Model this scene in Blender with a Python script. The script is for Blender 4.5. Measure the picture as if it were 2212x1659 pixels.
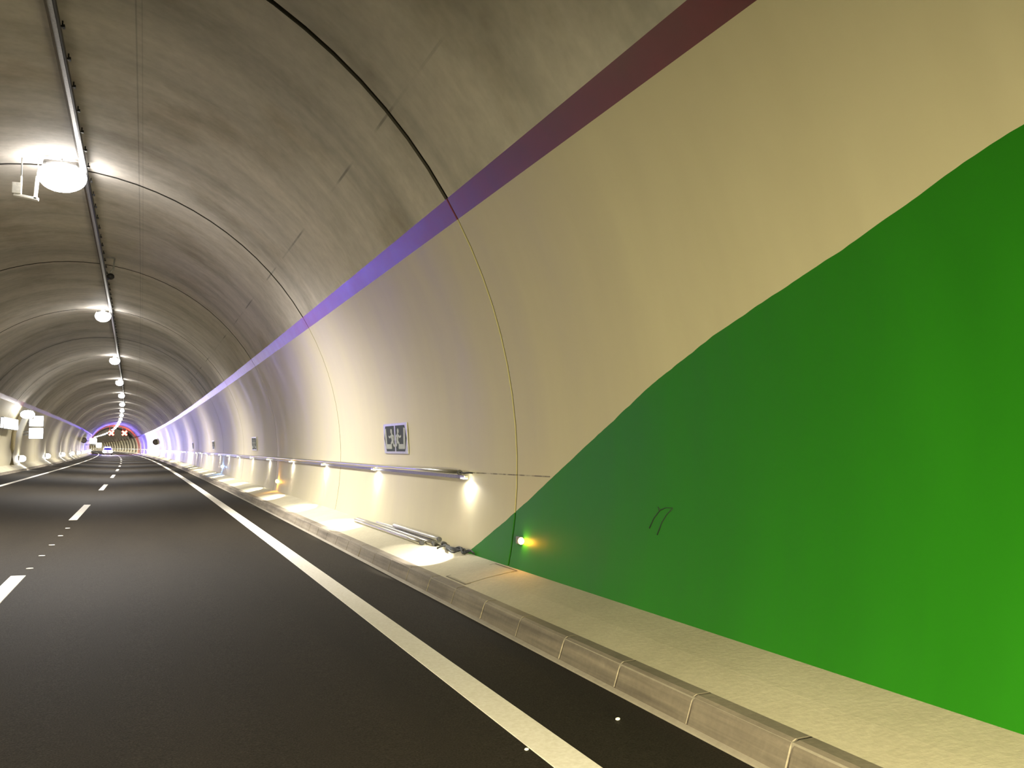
import bpy, bmesh, math, random
from math import sin, cos, pi, radians, hypot, sqrt, atan2
from mathutils import Vector, Matrix
random.seed(7)
for o in list(bpy.data.objects):
    bpy.data.objects.remove(o)
SC = bpy.context.scene
COL = SC.collection

# ------------------------------------------------------------------ camera, world, exposure
H, KURV = 1.6, 1e-4                       # eye height, curvature of the tunnel axis (bends to the left)
YAW, PITCH, FPX = 0.37934, 0.06974, 1971.2
cam_data = bpy.data.cameras.new('camera')
cam = bpy.data.objects.new('camera', cam_data)
COL.objects.link(cam)
cam.location = (0, 0, H)
cam.rotation_euler = (pi/2 + PITCH, 0, -YAW)
cam_data.sensor_fit = 'HORIZONTAL'
cam_data.sensor_width = 36.0
cam_data.lens = 36.0*FPX/2212.0
cam_data.clip_start, cam_data.clip_end = 0.05, 2000
SC.camera = cam

world = bpy.data.worlds.new('world')
SC.world = world
world.use_nodes = True
world.node_tree.nodes['Background'].inputs[0].default_value = (0.5, 0.45, 0.38, 1)
world.node_tree.nodes['Background'].inputs[1].default_value = 0.02
SC.view_settings.view_transform = 'Standard'
SC.view_settings.look = 'None'
SC.view_settings.gamma = 1.0
SC.view_settings.use_curve_mapping = False
SC.view_settings.exposure = 0.0

LAMP_W, LAMP_COL = 6300.0, (1.0, 0.94, 0.87)      # ceiling luminaires
FOOT_W, FOOT_COL = 260.0, (1.0, 0.95, 0.84)        # downlights in the handrail
REAR_FILL_W, REAR_FILL_COL = 12000.0, (1.0, 0.89, 0.50)      # unseen fill spots added behind the camera for the near wall and footway

def spot(name, loc, aim, watts, col, size, blend, rad, parent=None):
    d = bpy.data.lights.new(name, 'SPOT')
    d.energy, d.color, d.spot_size, d.spot_blend, d.shadow_soft_size = watts, col, radians(size), blend, rad
    o = bpy.data.objects.new(name, d)
    COL.objects.link(o)
    o.location = loc
    v = Vector(aim)
    o.rotation_euler = v.to_track_quat('-Z', 'Y').to_euler()
    if parent: o.parent = parent
    return o

# ------------------------------------------------------------------ helpers
def W(x, s, z):
    return Vector((x - KURV*s*s, s, z))
def heading(s):
    return math.atan(2*KURV*s)

class MB:
    """collects simple shapes and links them as ONE mesh object"""
    def __init__(self):
        self.bm = bmesh.new()
    def quad(self, pts, mi=0, smooth=False):
        f = self.bm.faces.new([self.bm.verts.new(p) for p in pts]); f.material_index = mi; f.smooth = smooth
        return f
    def grid(self, rows, mi=0, smooth=True):
        vs = [[self.bm.verts.new(p) for p in r] for r in rows]
        for i in range(len(vs)-1):
            for j in range(len(vs[0])-1):
                f = self.bm.faces.new((vs[i][j], vs[i][j+1], vs[i+1][j+1], vs[i+1][j]))
                f.material_index = mi(i, j) if callable(mi) else mi
                f.smooth = smooth
        return vs
    def box(self, c, d, bev=0.0, rot=None, mi=0):
        m = Matrix.Translation(c)
        if rot is not None: m = m @ rot.to_4x4()
        r = bmesh.ops.create_cube(self.bm, size=1.0, matrix=m @ Matrix.Diagonal((d[0], d[1], d[2], 1)))
        fs = {f for v in r['verts'] for f in v.link_faces}
        for f in fs: f.material_index = mi
        if bev > 0:
            es = {e for v in r['verts'] for e in v.link_edges}
            bmesh.ops.bevel(self.bm, geom=list(es), offset=bev, segments=2, affect='EDGES', profile=0.6)
    def cyl(self, a, b, r, n=12, r2=None, mi=0, cap=True):
        a, b = Vector(a), Vector(b); d = b - a
        q = d.to_track_quat('Z', 'Y').to_matrix().to_4x4()
        m = Matrix.Translation((a+b)/2) @ q
        g = bmesh.ops.create_cone(self.bm, cap_ends=cap, segments=n, radius1=r, radius2=r if r2 is None else r2, depth=d.length, matrix=m)
        for f in {f for v in g['verts'] for f in v.link_faces}:
            f.material_index = mi; f.smooth = len(f.verts) == 4
    def tube(self, pts, r, n=8, mi=0, cap=True):
        pts = [Vector(p) for p in pts]; rings = []
        up = Vector((0, 0, 1))
        for i, p in enumerate(pts):
            t = (pts[min(i+1, len(pts)-1)] - pts[max(i-1, 0)]).normalized()
            a = t.cross(up)
            if a.length < 1e-3: a = t.cross(Vector((1, 0, 0)))
            a.normalize(); b = a.cross(t)
            rr = r(i/(len(pts)-1)) if callable(r) else r
            rings.append([self.bm.verts.new(p + a*rr*cos(2*pi*k/n) + b*rr*sin(2*pi*k/n)) for k in range(n)])
        for i in range(len(rings)-1):
            for k in range(n):
                f = self.bm.faces.new((rings[i][k], rings[i][(k+1) % n], rings[i+1][(k+1) % n], rings[i+1][k]))
                f.smooth = True; f.material_index = mi
        if cap:
            for rg in (rings[0][::-1], rings[-1]):
                f = self.bm.faces.new(rg); f.material_index = mi
    def ball(self, c, r, sc=(1, 1, 1), u=16, v=10, mi=0):
        g = bmesh.ops.create_uvsphere(self.bm, u_segments=u, v_segments=v, radius=r, matrix=Matrix.Translation(c) @ Matrix.Diagonal((*sc, 1)))
        for f in {f for x in g['verts'] for f in x.link_faces}: f.smooth = True; f.material_index = mi
    def prism(self, poly, to3, t, mi=0):
        """poly: 2-D outline, to3(u,v,d) places it at depth d; solid of thickness t"""
        f0 = [self.bm.verts.new(to3(u, v, t)) for u, v in poly]
        f1 = [self.bm.verts.new(to3(u, v, 0)) for u, v in poly]
        n = len(poly)
        fs = [self.bm.faces.new(f0), self.bm.faces.new(f1[::-1])]
        for i in range(n):
            fs.append(self.bm.faces.new((f0[i], f1[i], f1[(i+1) % n], f0[(i+1) % n])))
        for f in fs: f.material_index = mi
    def mesh(self, name, mats):
        bmesh.ops.recalc_face_normals(self.bm, faces=self.bm.faces)
        me = bpy.data.meshes.new(name)
        self.bm.to_mesh(me); self.bm.free()
        for m in (mats if isinstance(mats, (list, tuple)) else [mats]): me.materials.append(m)
        return me
    def build(self, name, mats, parent=None, loc=None, flip=None):
        me = self.mesh(name, mats)
        return link(name, me, parent, loc)

def link(name, me, parent=None, loc=None, rotz=0):
    o = bpy.data.objects.new(name, me)
    COL.objects.link(o)
    if parent is not None: o.parent = parent
    if loc is not None: o.location = loc
    if rotz: o.rotation_euler = (0, 0, rotz)
    return o

def tag(o, label=None, cat=None, group=None, kind=None):
    if label: o['label'] = label
    if cat: o['category'] = cat
    if group: o['group'] = group
    if kind: o['kind'] = kind
    return o

def empty(name, loc, rotz=0):
    o = bpy.data.objects.new(name, None)
    COL.objects.link(o)
    o.location = loc
    o.rotation_euler = (0, 0, rotz)
    o.empty_display_size = 0.2
    return o

def copy_tree(o, parent=None):
    c = o.copy(); COL.objects.link(c)
    if parent is not None: c.parent = parent
    for ch in list(o.children): copy_tree(ch, c)
    return c

# ------------------------------------------------------------------ materials
class NT:
    def __init__(self, name):
        self.m = bpy.data.materials.new(name); self.m.use_nodes = True
        self.t = self.m.node_tree; self.b = self.t.nodes['Principled BSDF']
    def n(self, typ, **kw):
        x = self.t.nodes.new(typ)
        for k, v in kw.items(): setattr(x, k, v)
        return x
    def l(self, a, b): self.t.links.new(a, b)
    def val(self, sock, v):
        if hasattr(v, 'is_output') or isinstance(v, bpy.types.NodeSocket): self.l(v, sock)
        else: sock.default_value = v
    def math(self, op, a, b=None, c=None, clamp=False):
        x = self.n('ShaderNodeMath', operation=op, use_clamp=clamp)
        for i, v in enumerate((a, b, c)):
            if v is not None: self.val(x.inputs[i], v)
        return x.outputs[0]
    def pos(self):
        g = self.n('ShaderNodeNewGeometry'); s = self.n('ShaderNodeSeparateXYZ'); self.l(g.outputs['Position'], s.inputs[0])
        return g.outputs['Position'], s.outputs[0], s.outputs[1], s.outputs[2]
    def scaled(self, vec, sc):
        m = self.n('ShaderNodeMapping'); self.l(vec, m.inputs[0]); m.inputs['Scale'].default_value = sc
        return m.outputs[0]
    def noise(self, vec, scale, detail=3, rough=0.55):
        x = self.n('ShaderNodeTexNoise'); self.l(vec, x.inputs['Vector'])
        x.inputs['Scale'].default_value = scale; x.inputs['Detail'].default_value = detail; x.inputs['Roughness'].default_value = rough
        return x.outputs['Fac']
    def ramp(self, fac, stops):
        r = self.n('ShaderNodeValToRGB'); self.l(fac, r.inputs[0])
        e = r.color_ramp.elements
        while len(e) < len(stops): e.new(0.5)
        for i, (p, c) in enumerate(stops):
            e[i].position = p; e[i].color = (*c, 1) if len(c) == 3 else c
        return r.outputs[0]
    def mix(self, fac, a, b, mode='MIX'):
        x = self.n('ShaderNodeMix', data_type='RGBA', blend_type=mode)
        self.val(x.inputs[0], fac)
        for i, v in ((6, a), (7, b)):
            if isinstance(v, bpy.types.NodeSocket): self.l(v, x.inputs[i])
            else: x.inputs[i].default_value = (*v, 1)
        return x.outputs[2]
    def maprange(self, v, a, b, c, d):
        x = self.n('ShaderNodeMapRange'); self.l(v, x.inputs[0])
        for i, q in enumerate((a, b, c, d)): x.inputs[i+1].default_value = q
        return x.outputs[0]
    def bump(self, h, strength, dist):
        x = self.n('ShaderNodeBump'); self.l(h, x.inputs['Height'])
        x.inputs['Strength'].default_value = strength; x.inputs['Distance'].default_value = dist
        self.l(x.outputs[0], self.b.inputs['Normal'])
    def set(self, color=None, rough=None, spec=None, metal=None, coat=None, coat_rough=None):
        for k, v in (('Base Color', color), ('Roughness', rough), ('Specular IOR Level', spec), ('Metallic', metal), ('Coat Weight', coat), ('Coat Roughness', coat_rough)):
            if v is None: continue
            s = self.b.inputs[k]
            if isinstance(v, bpy.types.NodeSocket): self.l(v, s)
            elif k == 'Base Color': s.default_value = (*v, 1)
            else: s.default_value = v
        return self

def simple(name, col, rough=0.5, metal=0.0, var=0.12, scale=20.0, spec=0.5):
    t = NT(name)
    p = t.n('ShaderNodeTexCoord').outputs['Object']
    f = t.noise(p, scale, 3)
    c = t.mix(t.maprange(f, 0.3, 0.7, 0, 1), tuple(x*(1-var) for x in col), tuple(min(1, x*(1+var)) for x in col))
    t.set(c, rough, spec, metal)
    return t.m

def emit(name, col, strength):
    t = NT(name)
    t.set(tuple(min(1, c) for c in col), 0.4)
    t.b.inputs['Emission Color'].default_value = (*col, 1)
    t.b.inputs['Emission Strength'].default_value = strength
    return t.m

def line_mask(t, v, centre, width):
    d = t.math('ABSOLUTE', t.math('SUBTRACT', v, centre))
    return t.math('SUBTRACT', 1.0, t.maprange(d, width*0.5, width, 0, 1))

def mat_concrete(name, base, streaks=True):
    t = NT(name)
    P, X, Y, Z = t.pos()
    a = t.noise(t.scaled(P, (0.10, 0.85, 0.10)), 1.0, 5, 0.62)       # casting bands running round the arch
    b = t.noise(P, 0.55, 5, 0.62)
    c = t.noise(P, 6.0, 4, 0.6)
    col = t.ramp(a, [(0.28, tuple(x*0.72 for x in base)), (0.50, base), (0.72, (base[0]*1.24, base[1]*1.22, base[2]*1.22))])
    stain = t.ramp(b, [(0.30, (0.74, 0.71, 0.66)), (0.50, (1, 1, 1)), (0.70, (1.08, 1.06, 1.03))])
    col = t.mix(1.0, col, stain, 'MULTIPLY')
    col = t.mix(0.35, col, t.ramp(c, [(0.3, (0.75, 0.75, 0.75)), (0.7, (1.2, 1.2, 1.2))]), 'MULTIPLY')
    # hairline seams left by the shutter: along the crown and along the haunch
    x0 = t.math('ADD', X, t.math('MULTIPLY', t.math('MULTIPLY', Y, Y), KURV))
    brk = t.maprange(t.noise(t.scaled(P, (0.0, 0.42, 0.0)), 1.0, 3), 0.48, 0.60, 0, 1)
    m1 = t.math('MULTIPLY', line_mask(t, Z, 5.02, 0.014), brk)
    m1 = t.math('MULTIPLY', m1, t.math('GREATER_THAN', x0, 0.0))
    m2 = t.math('ADD', line_mask(t, x0, -0.235, 0.012), t.math('MULTIPLY', line_mask(t, x0, -0.17, 0.010), 0.6))
    m2 = t.math('MULTIPLY', t.math('MULTIPLY', m2, t.math('GREATER_THAN', Z, 6.0)), 0.30)
    m = t.math('MAXIMUM', t.math('MULTIPLY', m1, 0.5), m2)
    col = t.mix(m, col, (0.03, 0.028, 0.02))
    t.set(col, t.maprange(b, 0.3, 0.7, 0.85, 0.70), 0.2)
    t.bump(c, 0.15, 0.02)
    return t.m

def mat_paint(name, green=False, k=1.0):
    """semi-gloss wall paint: beige, on the right wall with a green field below a falling edge"""
    t = NT(name)
    P, X, Y, Z = t.pos()
    n1 = t.noise(t.scaled(P, (0.3, 0.9, 0.22)), 1.0, 4, 0.6)
    n2 = t.noise(P, 9.0, 3)
    col = t.ramp(n1, [(0.25, (0.51, 0.465, 0.315)), (0.75, (0.59, 0.545, 0.385))])
    if green:
        fc = t.n('ShaderNodeFloatCurve')
        t.l(t.maprange(Y, -2.0, 12.0, 0, 1), fc.inputs['Value'])
        cu = fc.mapping.curves[0]
        pts = [(-2.0, 3.60), (0.5, 3.30), (2.70, 2.96), (3.77, 2.70), (5.46, 2.283), (7.3, 1.62), (9.0, 0.905), (10.2, 0.397), (12.0, -0.40)]
        pts = [((s+2)/14.0, (z+1)/5.0) for s, z in pts]
        while len(cu.points) < len(pts): cu.points.new(0.5, 0.5)
        for p, (a, b) in zip(cu.points, pts): p.location = (a, b)
        for p in cu.points: p.handle_type = 'AUTO'
        fc.mapping.update()
        edge = t.math('SUBTRACT', t.math('MULTIPLY', fc.outputs[0], 5.0), 1.0)
        wob = t.math('MULTIPLY', t.math('SUBTRACT', t.noise(P, 3.0, 2), 0.5), 0.025)
        below = t.math('LESS_THAN', t.math('ADD', Z, wob), edge)
        near = t.math('MULTIPLY', below, t.math('LESS_THAN', Y, 11.0))
        # horizontal shutter seam between the end of the rail and the green field
        seam = t.math('MULTIPLY', line_mask(t, t.math('ADD', Z, t.math('MULTIPLY', Y, 0.008)), 1.385, 0.008),
                      t.math('MULTIPLY', t.math('GREATER_THAN', Y, 8.1), t.math('LESS_THAN', Y, 10.6)))
        seam = t.math('MULTIPLY', seam, t.maprange(t.noise(P, 7.0, 2), 0.35, 0.55, 0.25, 0.9))
        col = t.mix(seam, col, (0.10, 0.08, 0.06))
        g = t.ramp(n1, [(0.25, (0.012, 0.148, 0.002)), (0.75, (0.016, 0.188, 0.003))])
        col = t.mix(near, col, g)
    if k < 1: col = t.mix(1.0, col, (k, k, k*0.8), 'MULTIPLY')
    t.set(col, t.maprange(n1, 0.3, 0.7, 0.46, 0.60), 0.26)
    t.bump(t.math('ADD', t.math('MULTIPLY', n2, 0.12), t.math('ADD', n1, t.noise(t.scaled(P, (0.6, 0.8, 0.5)), 1.0, 3))), 0.16, 0.04)
    return t.m

def mat_stripe():
    t = NT('maroon_band_paint')
    P, X, Y, Z = t.pos()
    n1 = t.noise(P, 2.5, 4)
    t.set(t.ramp(n1, [(0.3, (0.095, 0.010, 0.012)), (0.7, (0.135, 0.016, 0.018))]), t.maprange(n1, 0.3, 0.7, 0.34, 0.42), 0.75)
    return t.m

def mat_asphalt():
    t = NT('asphalt')
    P, X, Y, Z = t.pos()
    fine = t.noise(P, 95.0, 3, 0.7)
    mid = t.noise(P, 14.0, 4)
    big = t.noise(t.scaled(P, (0.9, 0.12, 1)), 1.0, 4)
    col = t.ramp(fine, [(0.30, (0.009, 0.0075, 0.005)), (0.62, (0.024, 0.020, 0.014)), (0.80, (0.065, 0.056, 0.044))])
    col = t.mix(1.0, col, t.ramp(big, [(0.3, (0.80, 0.80, 0.80)), (0.7, (1.25, 1.23, 1.2))]), 'MULTIPLY')
    col = t.mix(0.4, col, t.ramp(mid, [(0.3, (0.75, 0.75, 0.75)), (0.7, (1.2, 1.2, 1.2))]), 'MULTIPLY')
    t.set(col, t.maprange(fine, 0.3, 0.7, 0.85, 0.72), 0.14)
    t.bump(fine, 0.35, 0.01)
    return t.m

def mat_slab(name, lo, hi, bands=False):
    t = NT(name)
    P, X, Y, Z = t.pos()
    a = t.noise(P, 1.3, 5, 0.62); b = t.noise(P, 28.0, 3)
    col = t.ramp(a, [(0.28, lo), (0.72, hi)])
    if bands:
        s = t.noise(t.scaled(P, (1, 0.5, 16.0)), 1.0, 4)
        col = t.mix(1.0, col, t.ramp(s, [(0.32, (0.58, 0.56, 0.56)), (0.66, (1.15, 1.12, 1.08))]), 'MULTIPLY')
    col = t.mix(0.25, col, t.ramp(b, [(0.3, (0.7, 0.7, 0.7)), (0.7, (1.2, 1.2, 1.2))]), 'MULTIPLY')
    t.set(col, 0.72, 0.3)
    t.bump(b, 0.2, 0.01)
    return t.m

def mat_marking():
    t = NT('road_paint')
    P, X, Y, Z = t.pos()
    a = t.noise(P, 40.0, 3)
    t.set(t.ramp(a, [(0.3, (0.78, 0.75, 0.66)), (0.7, (0.90, 0.88, 0.81))]), 0.55, 0.4)
    t.bump(a, 0.15, 0.005)
    return t.m

M = dict(
    vault=mat_concrete('vault_concrete', (0.50, 0.475, 0.435)),
    vault_dark=simple('near_black_concrete', (0.012, 0.011, 0.010), 0.9),  # near-black tone for a short run of far vault bays
    shell=simple('joint_sealant', (0.025, 0.022, 0.018), 0.9),
    paint_r=mat_paint('wall_paint_right', True), paint_l=mat_paint('wall_paint_left'), stripe=mat_stripe(), joint_r=mat_paint('grimy_joint_right', True, 0.55), joint_l=mat_paint('grimy_joint_left', False, 0.55),
    asphalt=mat_asphalt(), foot=mat_slab('footway_concrete', (0.45, 0.415, 0.30), (0.55, 0.515, 0.385)),
    kerb=mat_slab('kerb_concrete', (0.20, 0.178, 0.14), (0.30, 0.272, 0.22), True),
    mortar=mat_slab('mortar', (0.29, 0.265, 0.215), (0.37, 0.34, 0.28)),
    mark=mat_marking(),
    steel=simple('stainless_steel', (0.62, 0.61, 0.56), 0.28, 1.0, 0.06, 60),
    galv=simple('galvanised_steel', (0.50, 0.50, 0.48), 0.42, 0.9, 0.15, 30),
    black=simple('black_rubber', (0.012, 0.012, 0.013), 0.55),
    cable=simple('black_cable', (0.008, 0.010, 0.011), 0.65),
    grey=simple('grey_enamel', (0.22, 0.22, 0.22), 0.4),
    white=simple('white_enamel', (0.78, 0.77, 0.72), 0.35),
    lamp=emit('lamp_diffuser', (1.0, 0.95, 0.90), 38.0),
    foot_led=emit('footlight_lens', (1.0, 0.97, 0.90), 30.0),
    amber=emit('amber_lens', (1.0, 0.55, 0.12), 25.0),
    blue_led=emit('blue_lens', (0.25, 0.55, 1.0), 14.0),
    panel=emit('backlit_panel', (1.0, 1.0, 0.98), 5.0),
    signal=emit('signal_cross', (1.0, 0.42, 0.16), 7.0),
    head=emit('headlamp_glass', (1.0, 0.95, 0.88), 30.0),
    beacon=emit('blue_beacon', (0.10, 0.10, 1.0), 25.0),
    sign_plate=simple('sign_silver', (0.40, 0.41, 0.37), 0.38, 0.2),
    sign_field=simple('sign_dark_green', (0.030, 0.040, 0.028), 0.6, spec=0.25),
    sign_white=simple('sign_pale_film', (0.34, 0.36, 0.33), 0.6, spec=0.25),
    olive=simple('post_beige_enamel', (0.42, 0.36, 0.22), 0.5),
    red=simple('red_enamel', (0.4, 0.02, 0.02), 0.4),
    glass=simple('dark_glass', (0.01, 0.012, 0.015), 0.08),
    car=simple('white_car_paint', (0.6, 0.6, 0.62), 0.25),
)

# ------------------------------------------------------------------ tunnel lining
XC, ZC, R = -1.714, 1.39, 5.35
J0, DS = 8.955, 9.345                      # first ring joint in view and the length of a casting bay
JA, JB = -5, 66
ZB0, ZB1 = 3.985, 4.192                    # maroon band
def ang(z, side):                          # angle on the section circle at height z
    a = math.asin((z-ZC)/R)
    return a if side > 0 else pi-a
def prof(a, s, r=R): return W(XC + r*cos(a), s, ZC + r*sin(a))
def sj(j): return J0 + DS*j

def lining(angs, s0, s1, gap, depth, mats, mi):
    """one casting bay: inner face plus chamfered ends that turn out into the joint"""
    mb = MB(); c = 0.010
    ss = [(s0+gap/2, R+depth), (s0+gap/2, R+c), (s0+gap/2+c, R)]
    n = 3
    for i in range(1, n): ss.append((s0 + (s1-s0)*i/n, R))
    ss += [(s1-gap/2-c, R), (s1-gap/2, R+c), (s1-gap/2, R+depth)]
    rows = [[prof(a, s, r) for s, r in ss] for a in angs]
    nj = len(ss)-1
    mb.grid(rows, mi=lambda i, j: mi(i, j, nj), smooth=True)
    me = mb.mesh('bay', mats)
    # keep joints crisp
    me.set_sharp_from_angle(angle=radians(25)) if hasattr(me, 'set_sharp_from_angle') else None
    return me

def shell(name, angs, r, mat):
    mb = MB()
    S = [sj(JA) + (sj(JB)-sj(JA))*i/240 for i in range(241)]
    mb.grid([[prof(a, s, r) for s in S] for a in angs])
    o = mb.build(name, mat)
    return tag(o, kind='structure')

def lin(a, b, n): return [a + (b-a)*i/n for i in range(n+1)]
A_R = lin(ang(0.22, 1), ang(ZB0, 1), 12) + [ang(ZB1, 1)]
A_V = lin(ang(ZB1, 1), ang(ZB1, -1), 30)
A_L = [ang(ZB1, -1)] + lin(ang(ZB0, -1), ang(0.22, -1), 12)

ceiling = shell('ceiling', A_V, R+0.13, M['shell'])
wall_right = shell('wall_right', A_R, R+0.022, M['joint_r'])
wall_left = shell('wall_left', A_L, R+0.022, M['joint_l'])
for j in range(JA, JB):
    s0, s1 = sj(j), sj(j+1)
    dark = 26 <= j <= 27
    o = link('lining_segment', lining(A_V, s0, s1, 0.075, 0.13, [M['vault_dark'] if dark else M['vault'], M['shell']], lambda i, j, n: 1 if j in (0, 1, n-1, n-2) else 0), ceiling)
    link('wall_panel', lining(A_R, s0, s1, 0.022, 0.022, [M['paint_r'], M['stripe'], M['joint_r']], lambda i, j, n: 1 if i == 12 else (2 if j in (0, 1, n-1, n-2) else 0)), wall_right)
    link('wall_panel', lining(A_L, s0, s1, 0.022, 0.022, [M['paint_l'], M['stripe'], M['joint_l']], lambda i, j, n: 1 if i == 0 else (2 if j in (0, 1, n-1, n-2) else 0)), wall_left)

# scuffs on the green paint
def on_wall(s, z, off=0.0, side=1):
    a = ang(z, side)
    return prof(a, s, R-off)
mb = MB()
for pts in ([(6.20, 0.98), (6.14, 1.06), (6.06, 1.125), (5.98, 1.15), (5.88, 1.155)], [(6.06, 1.125), (6.09, 1.15)],
            [(6.08, 0.94), (6.02, 1.04), (5.96, 1.10), (5.88, 1.15)]):
    mb.tube([on_wall(s, z, 0.002) for s, z in pts], lambda f: 0.0045*(1-f*0.5), 6)
mb.build('scuff_mark', M['cable'], wall_right)

# ------------------------------------------------------------------ road, kerbs, footways
XV = -1.44                                 # lane line; the carriageway rises gently to both sides of it
def road_z(x):
    return (x-XV)*0.018 if x > XV else (XV-x)*0.042
SS = lin(-40, 620, 220)
def strip(name, section, mat, kind='structure', parent=None, S=SS):
    mb = MB()
    mb.grid([[W(x, s, z) for s in S] for x, z in section], smooth=False)
    o = mb.build(name, mat, parent)
    if kind: tag(o, kind=kind)
    return o
X_KR, X_KL = 2.765, -6.50
floor = strip('floor', [(X_KL-0.05, road_z(X_KL-0.05)), (-4.0, road_z(-4.0)), (XV-0.4, road_z(XV-0.4)), (XV, 0.0), (XV+0.4, road_z(XV+0.4)), (1.0, road_z(1.0)), (X_KR+0.05, road_z(X_KR+0.05))], M['asphalt'])

def marking(name, x0, x1, s0, s1, parent=floor, ns=1, t=0.004):
    mb = MB(); S = lin(s0, s1, ns)
    mb.grid([[W(x, s, road_z(x)+h) for s in S] for x, h in ((x0, 0.0), (x0+0.003, t), (x1-0.003, t), (x1, 0.0))], smooth=False)
    for s in (s0, s1):
        mb.quad([W(x0, s, road_z(x0)), W(x0+0.003, s, road_z(x0)+t), W(x1-0.003, s, road_z(x1)+t), W(x1, s, road_z(x1))])
    return mb.build(name, M['mark'], parent)
marking('edge_line', 1.865, 2.075, -40, 600, ns=200)
marking('edge_line', -5.10, -4.93, -40, 600, ns=200)
for i in range(-1, 26):
    s0 = 22.5 + 15.35*(i-1)
    marking('lane_dash', XV-0.085, XV+0.085, s0, s0+5.85, ns=2)
for s in (13.75, 15.3, 16.9, 18.6, 20.3):
    mb = MB(); mb.cyl(W(XV+0.05, s, 0.0), W(XV+0.05, s, 0.005), 0.045, 10)
    mb.build('setting_out_dot', M['mark'], floor)
for x, s, r in ((2.50, 4.66, 0.012), (1.84, 4.41, 0.010)):
    mb = MB(); mb.ball((0, 0, 0), r, (1.3, 0.9, 0.7), 8, 6)
    o = mb.build('pebble', M['white'], None, W(x, s, road_z(x)+r*0.6))
    tag(o, 'small pale stone chip on the asphalt between edge line and kerb' if x > 2.2 else 'small pale stone chip on the asphalt at the left of the white edge line', 'stone')

ZKB = road_z(X_KR); ZKT = 0.247; XKT = 2.842; XW = XC + sqrt(R*R-(0.372-ZC)**2)
# right kerb: single stones as far as they can be told apart, then one run
kerb_right = strip('kerb', [(X_KR+0.02, ZKB-0.02), (XKT-0.02, ZKT-0.012), (XKT+0.10, ZKT-0.008)], M['mortar'])
L = 0.83; s = 3.55 - 3*L
def kerb_stone(s0, s1, g=0.012):
    mb = MB()
    sec = [(X_KR, ZKB-0.02), (X_KR+0.006, ZKB+0.012), (XKT-0.032, ZKT-0.042), (XKT-0.018, ZKT-0.012), (XKT+0.004, ZKT), (XKT+0.11, ZKT+0.004)]
    e = 0.006
    rows = []
    for x, z in sec:
        rows.append([W(x+0.012, s0+g/2, z-0.004), W(x, s0+g/2+e, z), W(x, (s0+s1)/2, z), W(x, s1-g/2-e, z), W(x+0.012, s1-g/2, z-0.004)])
    mb.grid(rows, smooth=False)
    return mb
while s < 26:
    d = random.uniform(-0.002, 0.002)
    o = kerb_stone(s, s+L).build('kerb_stone', M['kerb'], kerb_right, (d, 0, 0))
    s += L
mb = MB()
S2 = lin(s, 610, 200)
mb.grid([[W(x, q, z) for q in S2] for x, z in [(X_KR, ZKB-0.02), (XKT-0.032, ZKT-0.042), (XKT-0.01, ZKT-0.006), (XKT+0.11, ZKT+0.004)]], smooth=False)
mb.build('kerb_run', M['kerb'], kerb_right)
# mortar fillet at the foot of the kerb
strip('mortar_fillet', [(X_KR-0.030, road_z(X_KR-0.03)-0.002), (X_KR-0.022, road_z(X_KR-0.022)+0.008), (X_KR+0.004, ZKB+0.020)], M['mortar'], None, kerb_right)
footway = strip('footway', [(XKT+0.085, ZKT+0.003), (XKT+0.12, ZKT+0.010), (3.20, 0.310), (XW+0.04, 0.375)], M['foot'])
def foot_z(x): return 0.257 + (x-2.962)/(3.20-2.962)*0.053 if x < 3.2 else 0.310 + (x-3.2)/(XW+0.04-3.2)*0.065
# cable-duct cover let into the footway
cov = [(2.955, 8.62), (2.955, 9.25), (3.50, 9.25), (3.50, 8.62)]
mb = MB()
for (xa, sa), (xb, sb) in zip(cov, cov[1:]+cov[:1]):
    w = 0.009
    if abs(xa-xb) < 1e-6:
        q = [(xa-w, sa), (xa+w, sa), (xb+w, sb), (xb-w, sb)]
    else:
        q = [(xa, sa-w), (xa, sa+w), (xb, sb+w), (xb, sb-w)]
    mb.quad([W(x, y, foot_z(x)+0.0015) for x, y in q])
mb.build('cover_joint', simple('joint_dirt', (0.16, 0.14, 0.10), 0.9), footway)
mb = MB()
mb.grid([[W(x, q, foot_z(x)+0.003) for q in (8.64, 9.23)] for x in (2.975, 3.2, 3.48)], smooth=False)
mb.build('duct_cover', M['foot'], footway)
# left kerb and footway
ZL = road_z(X_KL)
kerb_left = strip('kerb', [(X_KL+0.03, ZL-0.002), (X_KL, ZL+0.02), (X_KL-0.04, ZL+0.115), (X_KL-0.14, ZL+0.12)], M['kerb'])
footway_left = strip('footway', [(X_KL-0.13, ZL+0.123), (-6.99, 0.60), (-7.06, 0.62)], M['foot'])

# ------------------------------------------------------------------ handrail with its footlights (right)
RS0, RS1, RZ = 10.56, 600.0, 1.30
def rail_x(z=RZ, off=0.095): return XC + sqrt(R*R-(z-ZC)**2) - off
RX = rail_x()
handrail = tag(empty('handrail', W(RX, RS0, 0.36)), 'long stainless steel handrail along the right tunnel wall', 'handrail')
o0 = Vector(handrail.location)
def rel(x, s, z): return W(x, s, z) - o0
mb = MB(); mb.tube([rel(RX, q, RZ) for q in lin(RS0, 120, 60)] + [rel(RX, q, RZ) for q in lin(125, RS1, 95)], 0.028, 14)
mb.build('rail_tube', M['steel'], handrail)
mb = MB()
S3 = lin(RS0, RS1, 160)
wx = rail_x(RZ-0.045, 0.004)
mb.grid([[rel(x, q, z) for q in S3] for x, z in ((wx-0.030, RZ-0.030), (wx-0.034, RZ-0.036), (wx-0.034, RZ-0.075), (wx-0.028, RZ-0.080), (wx+0.002, RZ-0.080))], smooth=False)
mb.build('under_rail_band', M['grey'], handrail)  # grey band on the wall following the underside of the rail tube
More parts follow.
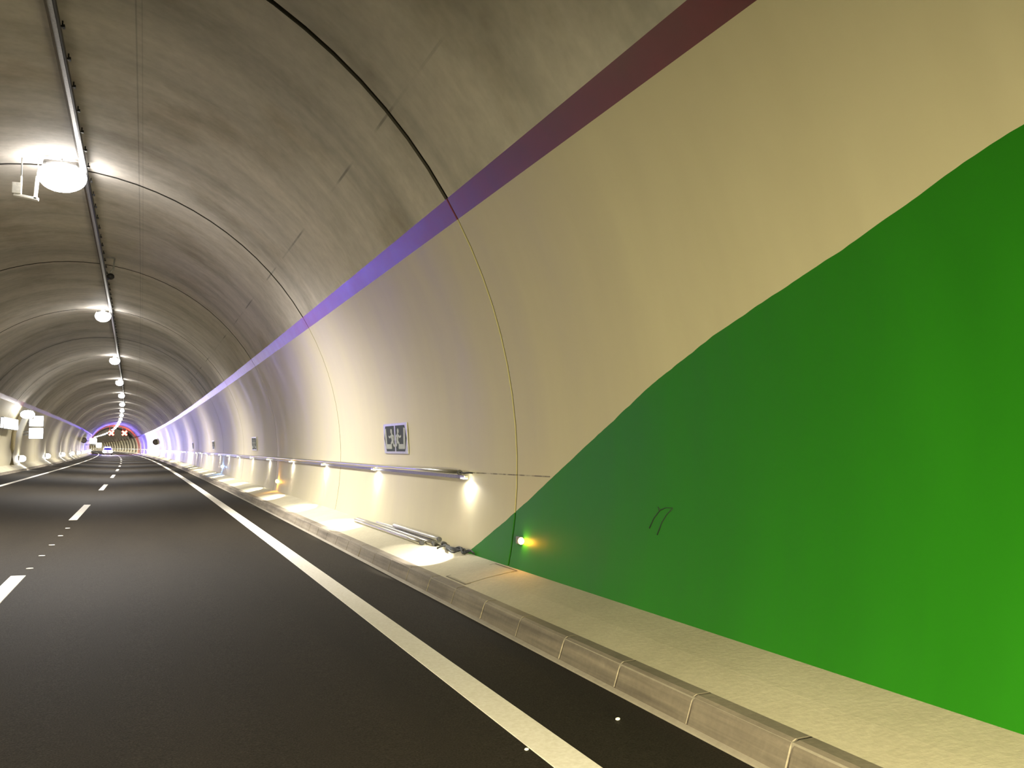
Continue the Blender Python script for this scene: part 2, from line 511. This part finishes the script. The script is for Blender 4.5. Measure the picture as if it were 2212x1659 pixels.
mb = MB(); mb.cyl(rel(RX, RS0-0.012, RZ), rel(RX, RS0+0.02, RZ), 0.031, 14)
mb.build('end_cap', M['black'], handrail)
mb = MB(); mb.tube([rel(RX, RS0, RZ), rel(RX+0.01, RS0-0.12, RZ-0.004), rel(RX+0.03, RS0-0.26, RZ+0.004), rel(RX+0.04, RS0-0.34, RZ+0.002)], 0.010, 8)
mb.build('cable_end', M['cable'], handrail)
FS = 4.672
mb = MB()
mb.tube([(0, 0, 0), (0.05, 0, -0.012), (0.092, 0, -0.012)], 0.009, 8)
mb.cyl((0.086, 0, -0.012), (0.096, 0, -0.012), 0.03, 10)
bk = mb.mesh('bracket', M['steel'])
for i in range(60):
    q = RS0 + 1.1 + i*FS/2
    b = link('bracket', bk, handrail, rel(RX, q, RZ), heading(q))

def ordinal(i):
    names = ['first', 'second', 'third', 'fourth', 'fifth', 'sixth', 'seventh', 'eighth', 'ninth', 'tenth', 'eleventh', 'twelfth', 'thirteenth', 'fourteenth', 'fifteenth', 'sixteenth', 'seventeenth', 'eighteenth', 'nineteenth', 'twentieth']
    return names[i] if i < len(names) else None

mb = MB(); mb.box((0, 0, 0.010), (0.052, 0.16, 0.030), 0.006); foot_body = mb.mesh('housing', M['steel'])
mb = MB(); mb.box((0, 0, -0.010), (0.044, 0.145, 0.016), 0.006); foot_lens = mb.mesh('lens', M['foot_led'])
ld = bpy.data.lights.new('footlight_beam', 'SPOT')
ld.energy, ld.color, ld.spot_size, ld.spot_blend, ld.shadow_soft_size = FOOT_W, FOOT_COL, radians(33), 0.25, 0.03
bz = -Vector((-0.35, 0.34, -0.90)).normalized(); bx = Vector((0, 1, 0)).cross(bz).normalized(); by = bz.cross(bx)
beam_rot = Matrix((bx, by, bz)).transposed().to_euler()      # oval beam, longer along the rail
lg = bpy.data.lights.new('footlight_spill', 'SPOT')
lg.energy, lg.color, lg.spot_size, lg.spot_blend, lg.shadow_soft_size = 20.0, FOOT_COL, radians(170), 0.3, 0.03
fi = 0
q = 10.42
while q < 590:
    zf = RZ - 0.055
    e = empty('footlight', W(RX+0.006, q, zf), heading(q))
    link('housing', foot_body, e); link('lens', foot_lens, e)
    lo = bpy.data.objects.new('beam', ld); COL.objects.link(lo); lo.parent = e
    lo.location = (-0.025, 0, -0.03)
    lo.rotation_euler = beam_rot; lo.scale = (1.0, 3.0, 1.0)
    if fi < 45:
        lo = bpy.data.objects.new('spill', lg); COL.objects.link(lo); lo.parent = e
        lo.location = (-0.01, 0, -0.035)
    if fi == 0: lab = 'brightest footlight at the near end of the handrail above the bundle of tubes'
    elif ordinal(fi): lab = 'small white footlight under the right handrail, %s from its near end' % ordinal(fi)
    else: lab = 'tiny footlight of the distant run that merges into glare on the right wall'
    tag(e, lab, 'light', 'footlights under the right handrail')
    fi += 1; q += FS

# left footlights, wider apart and set lower
mb = MB(); mb.box((0.02, 0, 0.02), (0.10, 0.5, 0.30), 0.01); lb = mb.mesh('housing', M['grey'])
mb = MB(); mb.ball((0.17, 0, 0.0), 0.24, (1.0, 1.0, 0.85), 14, 8); lens_l = mb.mesh('lens', M['foot_led'])
ll = bpy.data.lights.new('footlight_beam', 'SPOT')
ll.energy, ll.color, ll.spot_size, ll.spot_blend, ll.shadow_soft_size = 60, FOOT_COL, radians(140), 0.6, 0.08
for i in range(16):
    q = 64.6 + 18.9*i - (0 if i else 0)
    a = ang(0.92, -1)
    p = prof(a, q, R-0.01)
    e = empty('wall_light', p, heading(q))
    link('housing', lb, e); link('lens', lens_l, e)
    lo = bpy.data.objects.new('beam', ll); COL.objects.link(lo); lo.parent = e
    lo.location = (0.48, 0, -0.12); lo.rotation_euler = (0, radians(-25), 0)
    tag(e, ('white glowing light low on the left wall, %s from the pole' % ordinal(i)) if i < 7 else 'distant glowing light low on the left wall near the bend', 'light', 'low lights on the left wall')

# ------------------------------------------------------------------ ceiling luminaires
LX, LZ = -1.51, 6.42
def lamp_proto():
    e = empty('ceiling_lamp', (0, 0, 0))
    mb = MB(); mb.box((0, 0, 0.16), (0.40, 0.34, 0.10), 0.04); mb.build('housing', M['grey'], e)
    mb = MB(); mb.ball((0, 0, 0.02), 0.27, (1.0, 0.9, 0.8), 24, 14); mb.build('diffuser', M['lamp'], e)
    mb = MB()
    mb.box((0, 0, 0.25), (0.05, 0.30, 0.012)); mb.cyl((0, 0.1, 0.19), (0, 0.1, 0.31), 0.012, 8); mb.cyl((0, -0.1, 0.19), (0, -0.1, 0.31), 0.012, 8)
    mb.build('hanger', M['galv'], e)
    return e
lamp_light = bpy.data.lights.new('lamp_beam', 'SPOT')
lamp_light.energy, lamp_light.color, lamp_light.spot_size, lamp_light.spot_blend, lamp_light.shadow_soft_size = LAMP_W, LAMP_COL, radians(148), 1.0, 0.2
proto = lamp_proto()
li = 0
for n in range(-2, 31):
    q = 17.9 + 18.69*n
    e = proto if n == -2 else copy_tree(proto)
    e.location = W(LX, q, LZ); e.rotation_euler = (0, 0, heading(q))
    e['group'] = 'ceiling lamps along the crown'; e['category'] = 'lamp'
    if n < 0: e['label'] = 'assumed ceiling lamp on the crown of the vault above and behind the camera'
    elif n == 0:
        e.scale = (1.5, 1.5, 1.25); e['label'] = 'largest and nearest glaring ceiling lamp, beside a white bracket'
    elif n < 12: e['label'] = 'round white ceiling lamp on the crown, %s from the camera' % ordinal(n)
    else: e['label'] = 'tiny far ceiling lamp in the row curving left above the lane signals'
for e in [o for o in COL.objects if o.name.startswith('ceiling_lamp')]:
    lo = bpy.data.objects.new('beam', lamp_light); COL.objects.link(lo); lo.parent = e
    lo.location = (0, 0, -0.30)
    n = (e.location.y-17.9)/18.69
    if n < -0.5:  # assumed lamps out of view; beam narrowed and warmed to light the near road
        d = lamp_light.copy(); d.energy = LAMP_W*0.75; d.spot_size, d.spot_blend = radians(128), 0.8; d.color = (1.0, 0.82, 0.52); lo.data = d
# bracket with camera housing beside the nearest lamp
e = tag(empty('bracket_box', W(-2.1, 17.9, 6.0)), 'white box on a hooked bracket beside the nearest ceiling lamp', 'bracket')
mb = MB(); mb.box((-0.12, 0, 0.155), (0.15, 0.12, 0.20), 0.01); mb.build('housing', M['white'], e)
mb = MB()
mb.box((0.03, 0, 0.015), (0.40, 0.10, 0.05), 0.008, Matrix.Rotation(radians(7), 3, 'Y'))
mb.box((0.185, 0, 0.19), (0.055, 0.10, 0.42), 0.008, Matrix.Rotation(radians(4), 3, 'Y'))
mb.box((-0.055, 0, 0.25), (0.03, 0.06, 0.26), 0.006)
mb.build('bracket', M['white'], e)
mb = MB(); mb.cyl((-0.055, 0, 0.36), (-0.055, 0, 0.715), 0.012, 8); mb.cyl((0.20, 0, 0.38), (0.20, 0, 0.73), 0.012, 8)
mb.build('hanger', M['galv'], e)

# ------------------------------------------------------------------ cable tray along the crown
TX, TZ = -1.145, 6.615
tray = tag(empty('cable_tray', W(TX, 0, TZ)), 'narrow galvanised cable tray running along the crown of the vault', 'cable tray')
t0 = Vector(tray.location)
def trel(x, q, z): return W(x, q, z) - t0
def tdx(q): return -0.0045*max(0.0, min(q, 60.0)-12.0)
S4 = lin(-20, 320, 140)
mb = MB()
mb.grid([[trel(TX+x+tdx(q), q, TZ+z) for q in S4] for x, z in ((-0.042, 0.05), (-0.042, 0.0), (0.03, 0.0), (0.03, 0.05))], smooth=False)
mb.build('channel', M['galv'], tray)
mb = MB()
mb.grid([[trel(TX+x+tdx(q), q, TZ+z) for q in S4] for x, z in ((-0.054, 0.055), (-0.054, -0.010), (-0.030, -0.010), (-0.030, 0.0))], smooth=False)
mb.build('edge_strip', simple('rusted_edge', (0.10, 0.075, 0.05), 0.7), tray)
mb = MB(); mb.tube([trel(TX+0.055+tdx(q), q, TZ-0.005) for q in S4], 0.022, 8); mb.build('cable', M['black'], tray)
mb = MB(); mb.box((0, 0, 0), (0.05, 0.035, 0.02), 0.004); mb.cyl((0.03, 0, -0.012), (0.03, 0, 0.07), 0.010, 8); mb.box((0.045, 0, 0.0), (0.03, 0.07, 0.035), 0.004)
clip = mb.mesh('clip', M['black'])
for i in range(-8, 70):
    q = 11.78 + 0.98*i
    link('clip', clip, tray, trel(TX+0.06+tdx(q), q, TZ-0.01))
mb = MB(); mb.cyl((0, 0, 0), (0, 0, 0.12), 0.008, 6); drop = mb.mesh('hanger', M['galv'])
for i in range(40):
    q = -10 + 4.67*i
    link('hanger', drop, tray, trel(TX-0.03+tdx(q), q, TZ+0.02))
# small dome camera on a drop arm, hung right of the tray
e = tag(empty('dome_camera', W(-0.90, 26.3, 6.05)), 'small dark dome camera hanging from a thin arm right of the tray', 'camera')
mb = MB(); mb.ball((-0.06, 0, 0.10), 0.10, (1, 1, 0.85), 14, 10); mb.build('dome', M['black'], e)
mb = MB(); mb.tube([(-0.06, 0, 0.17), (-0.05, 0, 0.25), (0.0, 0, 0.28), (0.03, 0, 0.60)], 0.022, 8); mb.tube([(0.03, 0, 0.60), (-0.16, 0, 0.605)], 0.020, 8)
mb.build('arm', M['grey'], e)

# ------------------------------------------------------------------ emergency-route signs on the right wall
def sign_mesh():
    Wd, Hh = 1.42, 0.47
    def to3(off):
        return lambda u, v, d: Vector((-(off+d), u, v))      # u runs along the wall (away), v up, out of the wall = -x
    plate = MB(); plate.prism([(-Wd/2, -Hh/2), (Wd/2, -Hh/2), (Wd/2, Hh/2), (-Wd/2, Hh/2)], to3(0.0), 0.012)
    fld = MB()
    for sgn in (-1, 1):
        p = [(sgn*0.04, -0.20), (sgn*0.55, -0.20), (sgn*0.67, 0.0), (sgn*0.58, 0.20), (sgn*0.04, 0.20)]
        if sgn < 0: p = p[::-1]
        fld.prism(p, to3(0.012), 0.003)
    pic = MB()
    def stroke(a, b, w, sgn):
        a = Vector((a[0]*sgn, a[1])); b = Vector((b[0]*sgn, b[1])); d = (b-a).normalized(); n = Vector((-d.y, d.x))*w/2; d = d*w*0.25
        q = [a-n-d, b-n+d, b+n+d, a+n-d]
        pic.prism([(x.x, x.y) for x in q], to3(0.015), 0.003)
    for sgn in (-1, 1):
        stroke((0.535, -0.12), (0.575, 0.135), 0.085, sgn)         # door post
        stroke((0.27, -0.125), (0.54, -0.125), 0.075, sgn)         # threshold
        stroke((0.19, 0.055), (0.14, -0.04), 0.085, sgn)           # torso
        stroke((0.20, 0.05), (0.30, 0.02), 0.032, sgn)             # arms
        stroke((0.30, 0.02), (0.37, 0.035), 0.030, sgn)
        stroke((0.18, 0.06), (0.08, 0.035), 0.032, sgn)
        stroke((0.08, 0.035), (0.06, -0.02), 0.030, sgn)
        stroke((0.15, -0.03), (0.24, -0.08), 0.045, sgn)           # legs
        stroke((0.24, -0.08), (0.22, -0.15), 0.038, sgn)
        stroke((0.13, -0.03), (0.09, -0.10), 0.045, sgn)
        stroke((0.09, -0.10), (0.03, -0.115), 0.036, sgn)
        c = [(sgn*0.205 + 0.045*cos(2*pi*k/12), 0.115 + 0.040*sin(2*pi*k/12)) for k in range(12)]
        pic.prism(c, to3(0.015), 0.003)
    return plate.mesh('plate', M['sign_plate']), fld.mesh('field', M['sign_field']), pic.mesh('pictogram', M['sign_white'])
sp, sf, spi = sign_mesh()
for i, q in enumerate((13.9, 33.3, 52.2, 71.0)):
    zc = 1.745
    a = ang(zc, 1); p = prof(a, q, R-0.012)
    e = empty('exit_sign', p)
    e.rotation_euler = (0, 0, heading(q))
    tl = a - 0.0
    for nm, me in (('plate', sp), ('field', sf), ('pictogram', spi)):
        c = link(nm, me, e); c.rotation_euler = (0, -a, 0)
    tag(e, ['dark escape-route sign with two mirrored running figures above the handrail, nearest one',
            'small escape-route sign on the right wall, second from the camera',
            'tiny escape-route sign on the right wall, third from the camera',
            'barely visible escape-route sign on the right wall, fourth from the camera'][i], 'sign', 'escape-route signs on the right wall')

# ------------------------------------------------------------------ low marker lights on the right wall
def marker(q, z, lens, col, lab, watts, lr=0.05):
    a = ang(z, 1)
    p = prof(a, q, R-0.002)
    e = tag(empty('marker_light', p, heading(q)), lab, 'light', 'marker lights low on the right wall')
    mb = MB(); mb.box((-0.018, 0.02, 0), (0.036, 0.12, 0.075), 0.010); mb.build('housing', M['grey'], e)
    mb = MB(); mb.ball((-0.026, -0.045, 0), lr, (0.6, 0.75, 0.72), 12, 8); mb.build('lens', lens, e)
    d = bpy.data.lights.new('marker_beam', 'POINT'); d.energy, d.color, d.shadow_soft_size = watts, col, 0.015
    lo = bpy.data.objects.new('beam', d); COL.objects.link(lo); lo.parent = e; lo.location = (-0.05, -0.12, 0.0)
marker(8.70, 0.655, M['amber'], (1.0, 0.40, 0.02), 'amber marker light glowing on the green paint', 3.0)
marker(27.0, 0.64, M['amber'], (1.0, 0.45, 0.05), 'amber marker light low on the beige wall under the handrail', 12.0, 0.075)
marker(46.2, 0.70, M['blue_led'], (0.2, 0.4, 1.0), 'blue marker light low on the right wall farther along', 40.0, 0.08)

# ------------------------------------------------------------------ loose tubes and cable lying on the footway
def loose_tube(s0, x0, z0, s1, x1, z1, r, lab, mat='steel'):
    p = W(x0, s0, z0)
    e = tag(empty('loose_tube', p), lab, 'tube', 'loose handrail tubes on the footway')
    mb = MB(); mb.tube([W(x0+(x1-x0)*f, s0+(s1-s0)*f, z0+(z1-z0)*f) - p for f in lin(0, 1, 6)], r, 14); mb.build('pipe', M[mat], e)
    d = (W(x1, s1, z1)-W(x0, s0, z0)).normalized()
    mb = MB(); mb.cyl(-d*0.012, d*0.03, r+0.003, 14); mb.build('end_cap', M['black'], e)
tz = lambda x, r: foot_z(x) + r + 0.002
loose_tube(11.55, 3.36, tz(3.36, 0.028), 15.6, 3.36, tz(3.36, 0.028), 0.028, 'steel tube lying nearest the kerb in the bundle on the footway')
loose_tube(11.25, 3.435, tz(3.435, 0.028), 15.7, 3.43, tz(3.43, 0.028), 0.028, 'steel tube in the middle of the bundle on the footway')
loose_tube(11.05, 3.50, tz(3.50, 0.028)+0.004, 14.6, 3.50, tz(3.50, 0.028)+0.004, 0.028, 'dull grey tube against the wall in the bundle on the footway', 'galv')
loose_tube(11.15, 3.47, tz(3.47, 0.028)+0.060, 13.4, 3.465, tz(3.465, 0.028)+0.058, 0.026, 'short tube lying on top of the bundle on the footway', 'galv')
cb = tag(empty('cable_coil', W(3.45, 10.9, foot_z(3.45))), 'tangle of black cable at the near end of the loose tubes', 'cable')
c0 = Vector(cb.location)
rnd = random.Random(3)
for k in range(5):
    pts = []
    x, q = 3.39+0.03*k, 10.98-0.05*k
    for i in range(16):
        f = i/15
        qq = q - 0.66*f - 0.04*k*f
        xx = x + 0.05*f + 0.045*sin(6*f*(1+0.3*k)+k)
        xx = min(xx, 3.515)
        zz = foot_z(xx) + 0.013 + 0.035*abs(sin(7*f+k*1.3))
        pts.append(W(xx, qq, zz)-c0)
    mb = MB(); mb.tube(pts, 0.011, 7); mb.build('cable', M['cable'], cb)

# ------------------------------------------------------------------ left wall: pole, lit station boxes, flag signs
e = tag(empty('wall_post', W(-6.98, 60, 0.58)), 'beige post on the left wall bending up to the lit boxes', 'post')
base = Vector(e.location)
pp = [W(-6.90, 60, 0.58), W(-6.90, 60, 1.6), W(-6.84, 60, 2.5), W(-6.66, 60, 3.15), W(-6.50, 60, 3.55)]
mb = MB(); mb.tube([p-base for p in pp], 0.115, 12); mb.build('shaft', M['olive'], e)
mb = MB(); mb.cyl(Vector((0.08, 0, 0.0)), Vector((0.08, 0, 0.03)), 0.17, 12); mb.build('base_plate', M['olive'], e)
e = tag(empty('station_panel', W(-6.60, 55.5, 2.72)), 'wide overexposed lit panel on the left wall, cut by the frame', 'sign')
mb = MB(); mb.box((0, 0, 0.16), (0.16, 5.4, 0.62), 0.05); mb.build('housing', M['grey'], e)
mb = MB(); mb.box((0.09, 0, 0.16), (0.05, 5.2, 0.56), 0.02); mb.box((0.0, -2.71, 0.16), (0.12, 0.03, 0.52), 0.01); mb.build('face', M['panel'], e)
mb = MB(); mb.cyl((-0.22, -1.5, 0.16), (0, -1.5, 0.16), 0.04, 8); mb.cyl((-0.22, 1.5, 0.16), (0, 1.5, 0.16), 0.04, 8); mb.build('bracket', M['grey'], e)
e = tag(empty('floodlight', W(-6.02, 58.9, 3.50)), 'glaring floodlight above the lit panel on the left wall', 'lamp')
mb = MB(); mb.box((0, 0.05, 0), (0.50, 0.30, 0.50), 0.05); mb.build('housing', M['grey'], e)
mb = MB(); mb.ball((-0.05, -0.14, 0.0), 0.33, (1.15, 0.3, 0.72), 18, 10); mb.build('lens', M['head'], e)
mb = MB(); mb.tube([(-0.2, 0.15, 0), (-0.3, 0.6, -0.05), (-0.40, 0.95, -0.05)], 0.04, 8); mb.build('arm', M['grey'], e)
spot('floodlight_beam', (0, -0.6, -0.1), (0.5, -0.5, -0.8), 80, (1, 0.97, 0.95), 150, 0.6, 0.2, e)
for k, (zc, lab) in enumerate(((3.30, 'upper lit square flag sign beside the post on the left wall'), (2.52, 'lower lit square flag sign beside the post on the left wall'))):
    e = tag(empty('flag_sign', W(-6.20, 65.5, zc)), lab, 'sign', 'lit flag signs on the left wall')
    mb = MB(); mb.box((0, 0.05, 0), (0.86, 0.12, 0.72), 0.06); mb.build('housing', M['grey'], e)
    mb = MB(); mb.box((0, -0.03, 0), (0.80, 0.06, 0.66), 0.09 if False else 0.028); mb.build('face', M['panel'], e)
    xw = XC - sqrt(R*R-(zc-ZC)**2)
    mb = MB(); mb.cyl((-0.40, 0.05, 0.1), (xw+6.20, 0.05, 0.1), 0.035, 8); mb.cyl((-0.40, 0.05, -0.1), (xw+6.20, 0.05, -0.1), 0.035, 8); mb.build('bracket', M['grey'], e)

# a second, far station of the same kind
e = tag(empty('far_station_lights', W(-5.75, 176, 2.6)), 'far cluster of glaring lit boxes on the left wall at the bend', 'light')
mb = MB(); mb.box((0, 0, 0.2), (1.15, 0.3, 0.95), 0.12); mb.build('upper_box', M['panel'], e)
mb = MB(); mb.box((0.95, 0, -0.55), (0.85, 0.3, 0.85), 0.12); mb.build('lower_box', M['panel'], e)
mb = MB(); mb.cyl((-0.2, 0.2, 0.2), (-1.1, 0.2, 0.2), 0.05, 8); mb.cyl((0.5, 0.2, -0.5), (-1.2, 0.2, -0.5), 0.05, 8); mb.cyl((0.6, 0.2, -0.5), (0.0, 0.2, -0.3), 0.05, 8); mb.build('bracket', M['grey'], e)

# assumed unseen blue beacon short of the station, added for the stripe's blue reflection
e = tag(empty('assumed_beacon', W(-6.98, 52, 1.5)), 'assumed blue beacon added on the left wall in front of the lit station', 'lamp')
mb = MB(); mb.box((0.06, 0, 0), (0.12, 0.16, 0.06), 0.01); mb.build('base', M['grey'], e)
mb = MB(); mb.ball((0.06, 0, 0.10), 0.075, (1, 1, 1.1), 14, 10); mb.build('dome', M['beacon'], e)
spot('added_blue_beam', (0.22, -0.1, 0.12), (9.6, -36, 2.75), 2300, (0.15, 0.10, 1.0), 15, 1.0, 0.06, e)

# round signs on both walls
for side, q, xx, zc, lab in ((-1, 152, -6.62, 2.72, 'round dark traffic sign on the left wall far along'), (1, 146, 3.28, 2.45, 'round dark traffic sign on the right wall far along')):
    e = tag(empty('round_sign', W(xx, q, zc)), lab, 'sign', 'pair of round signs facing each other across the road')
    mb = MB(); mb.cyl((0, 0, 0), (0, 0.03, 0), 0.43, 28); mb.build('rim', simple('sign_rim', (0.05, 0.035, 0.04), 0.4), e)
    mb = MB(); mb.cyl((0, -0.008, 0), (0, 0.01, 0), 0.30, 28); mb.build('face', simple('sign_face', (0.16, 0.14, 0.15), 0.4), e)
    xw = XC + side*sqrt(R*R-(zc-ZC)**2)
    mb = MB(); mb.cyl((0, 0.05, 0.15), (xw-xx, 0.05, 0.15), 0.03, 8); mb.cyl((0, 0.05, -0.15), (xw-xx, 0.05, -0.15), 0.03, 8); mb.build('bracket', M['grey'], e)

# ------------------------------------------------------------------ lane signals over the two lanes
for k, (x, lab) in enumerate(((-2.45, 'left lit lane signal with a glowing cross above the carriageway'), (0.40, 'right lit lane signal with a glowing cross above the carriageway'))):
    q, zc = 235, 5.05
    e = tag(empty('lane_signal', W(x, q, zc)), lab, 'signal', 'pair of lane signals over the road')
    mb = MB(); mb.box((0, 0.15, 0), (1.35, 0.26, 1.35), 0.05); mb.build('housing', M['black'], e)
    mb = MB()
    for sg in (1, -1):
        mb.box((0, -0.01, 0), (1.42, 0.08, 0.36), 0.02, Matrix.Rotation(radians(45*sg), 3, 'Y'))
    mb.build('cross', M['signal'], e)
    top = ZC + sqrt(R*R-(x-XC)**2)
    mb = MB(); mb.cyl((-0.4, 0.15, 0.6), (-0.4, 0.15, top-zc+0.05), 0.05, 8); mb.cyl((0.4, 0.15, 0.6), (0.4, 0.15, top-zc-0.05), 0.05, 8); mb.build('hanger', M['grey'], e)
    d = bpy.data.lights.new('signal_glow', 'POINT'); d.energy, d.color, d.shadow_soft_size = 420, (1.0, 0.05, 0.03), 0.3
    lo = bpy.data.objects.new('glow', d); COL.objects.link(lo); lo.parent = e; lo.location = (0.2, -0.8, 0.2)

# slim marker post on the far right kerb
e = tag(empty('marker_post', W(2.85, 205, 0.25)), 'slim grey marker post standing on the far right kerb', 'post')
mb = MB(); mb.cyl((0, 0, 0), (0, 0, 1.0), 0.07, 10, 0.06); mb.build('shaft', M['grey'], e)
mb = MB(); mb.cyl((0, 0, 0.95), (0, 0, 1.1), 0.075, 10, 0.03); mb.build('cap', M['black'], e)

# ------------------------------------------------------------------ patrol car with beacons, facing the camera in the left lane
q = 214
e = tag(empty('patrol_car', W(-3.3, q, road_z(-3.3)), heading(q)), 'far white car facing the camera with glaring headlamps and blue beacons', 'car')
def car_body():
    mb = MB()
    side = [(-2.2, 0.35), (-2.25, 0.75), (-1.9, 0.95), (-1.0, 1.02), (-0.3, 1.50), (1.2, 1.55), (2.0, 1.10), (2.25, 0.95), (2.25, 0.35)]
    ws = [0.80, 0.88, 0.88, 0.88, 0.70, 0.70, 0.86, 0.86, 0.84]
    a = [mb.bm.verts.new((-w, y, z)) for (y, z), w in zip(side, ws)]
    b = [mb.bm.verts.new((w, y, z)) for (y, z), w in zip(side, ws)]
    for i in range(len(side)):
        k = (i+1) % len(side)
        mb.bm.faces.new((a[i], a[k], b[k], b[i]))
    mb.bm.faces.new(a); mb.bm.faces.new(b[::-1])
    return mb
car_body().build('body', M['car'], e)
mb = MB(); mb.quad([(-0.78, -0.93, 1.07), (0.78, -0.93, 1.07), (0.66, -0.36, 1.47), (-0.66, -0.36, 1.47)]); mb.build('windscreen', M['glass'], e)
for x in (-0.78, 0.78):
    for y in (-1.4, 1.4):
        mb = MB(); mb.cyl((x-0.1, y, 0.32), (x+0.1, y, 0.32), 0.32, 18); mb.build('wheel', M['black'], e)
for x in (-0.62, 0.62):
    mb = MB(); mb.ball((x, -2.22, 0.72), 0.34, (1.2, 0.4, 0.8), 14, 8); mb.build('headlamp', M['head'], e)
    spot('headlamp_beam', (x, -2.45, 0.72), (0.10, -1, -0.07), 9000, (1, 0.90, 0.92), 26, 0.8, 0.1, e)
mb = MB(); mb.box((0, 0.3, 1.62), (1.2, 0.3, 0.14), 0.04); mb.build('light_bar', M['beacon'], e)
for x, y in ((-0.6, 0.3), (0.6, 0.3)):
    d = bpy.data.lights.new('beacon_glow', 'POINT'); d.energy, d.color, d.shadow_soft_size = 2600, (0.14, 0.10, 1.0), 0.15
    lo = bpy.data.objects.new('beacon_glow', d); COL.objects.link(lo); lo.parent = e; lo.location = (x, y-0.3, 1.95)
    spot('added_blue_beam', (x, y-0.5, 1.95), (0.046, -1, 0.0105), 16000, (0.13, 0.11, 1.0), 4.4, 0.9, 0.15, e)  # added narrow blue beam, aimed to tint the right-hand stripe

# ------------------------------------------------------------------ fill spots added behind the camera, as from an assumed vehicle there
for x in (-1.1, 0.3):
    spot('rear_fill_spot', W(x, -9.0, 0.75), (0.21, 1, -0.12), REAR_FILL_W, REAR_FILL_COL, 50, 1.0, 0.12)
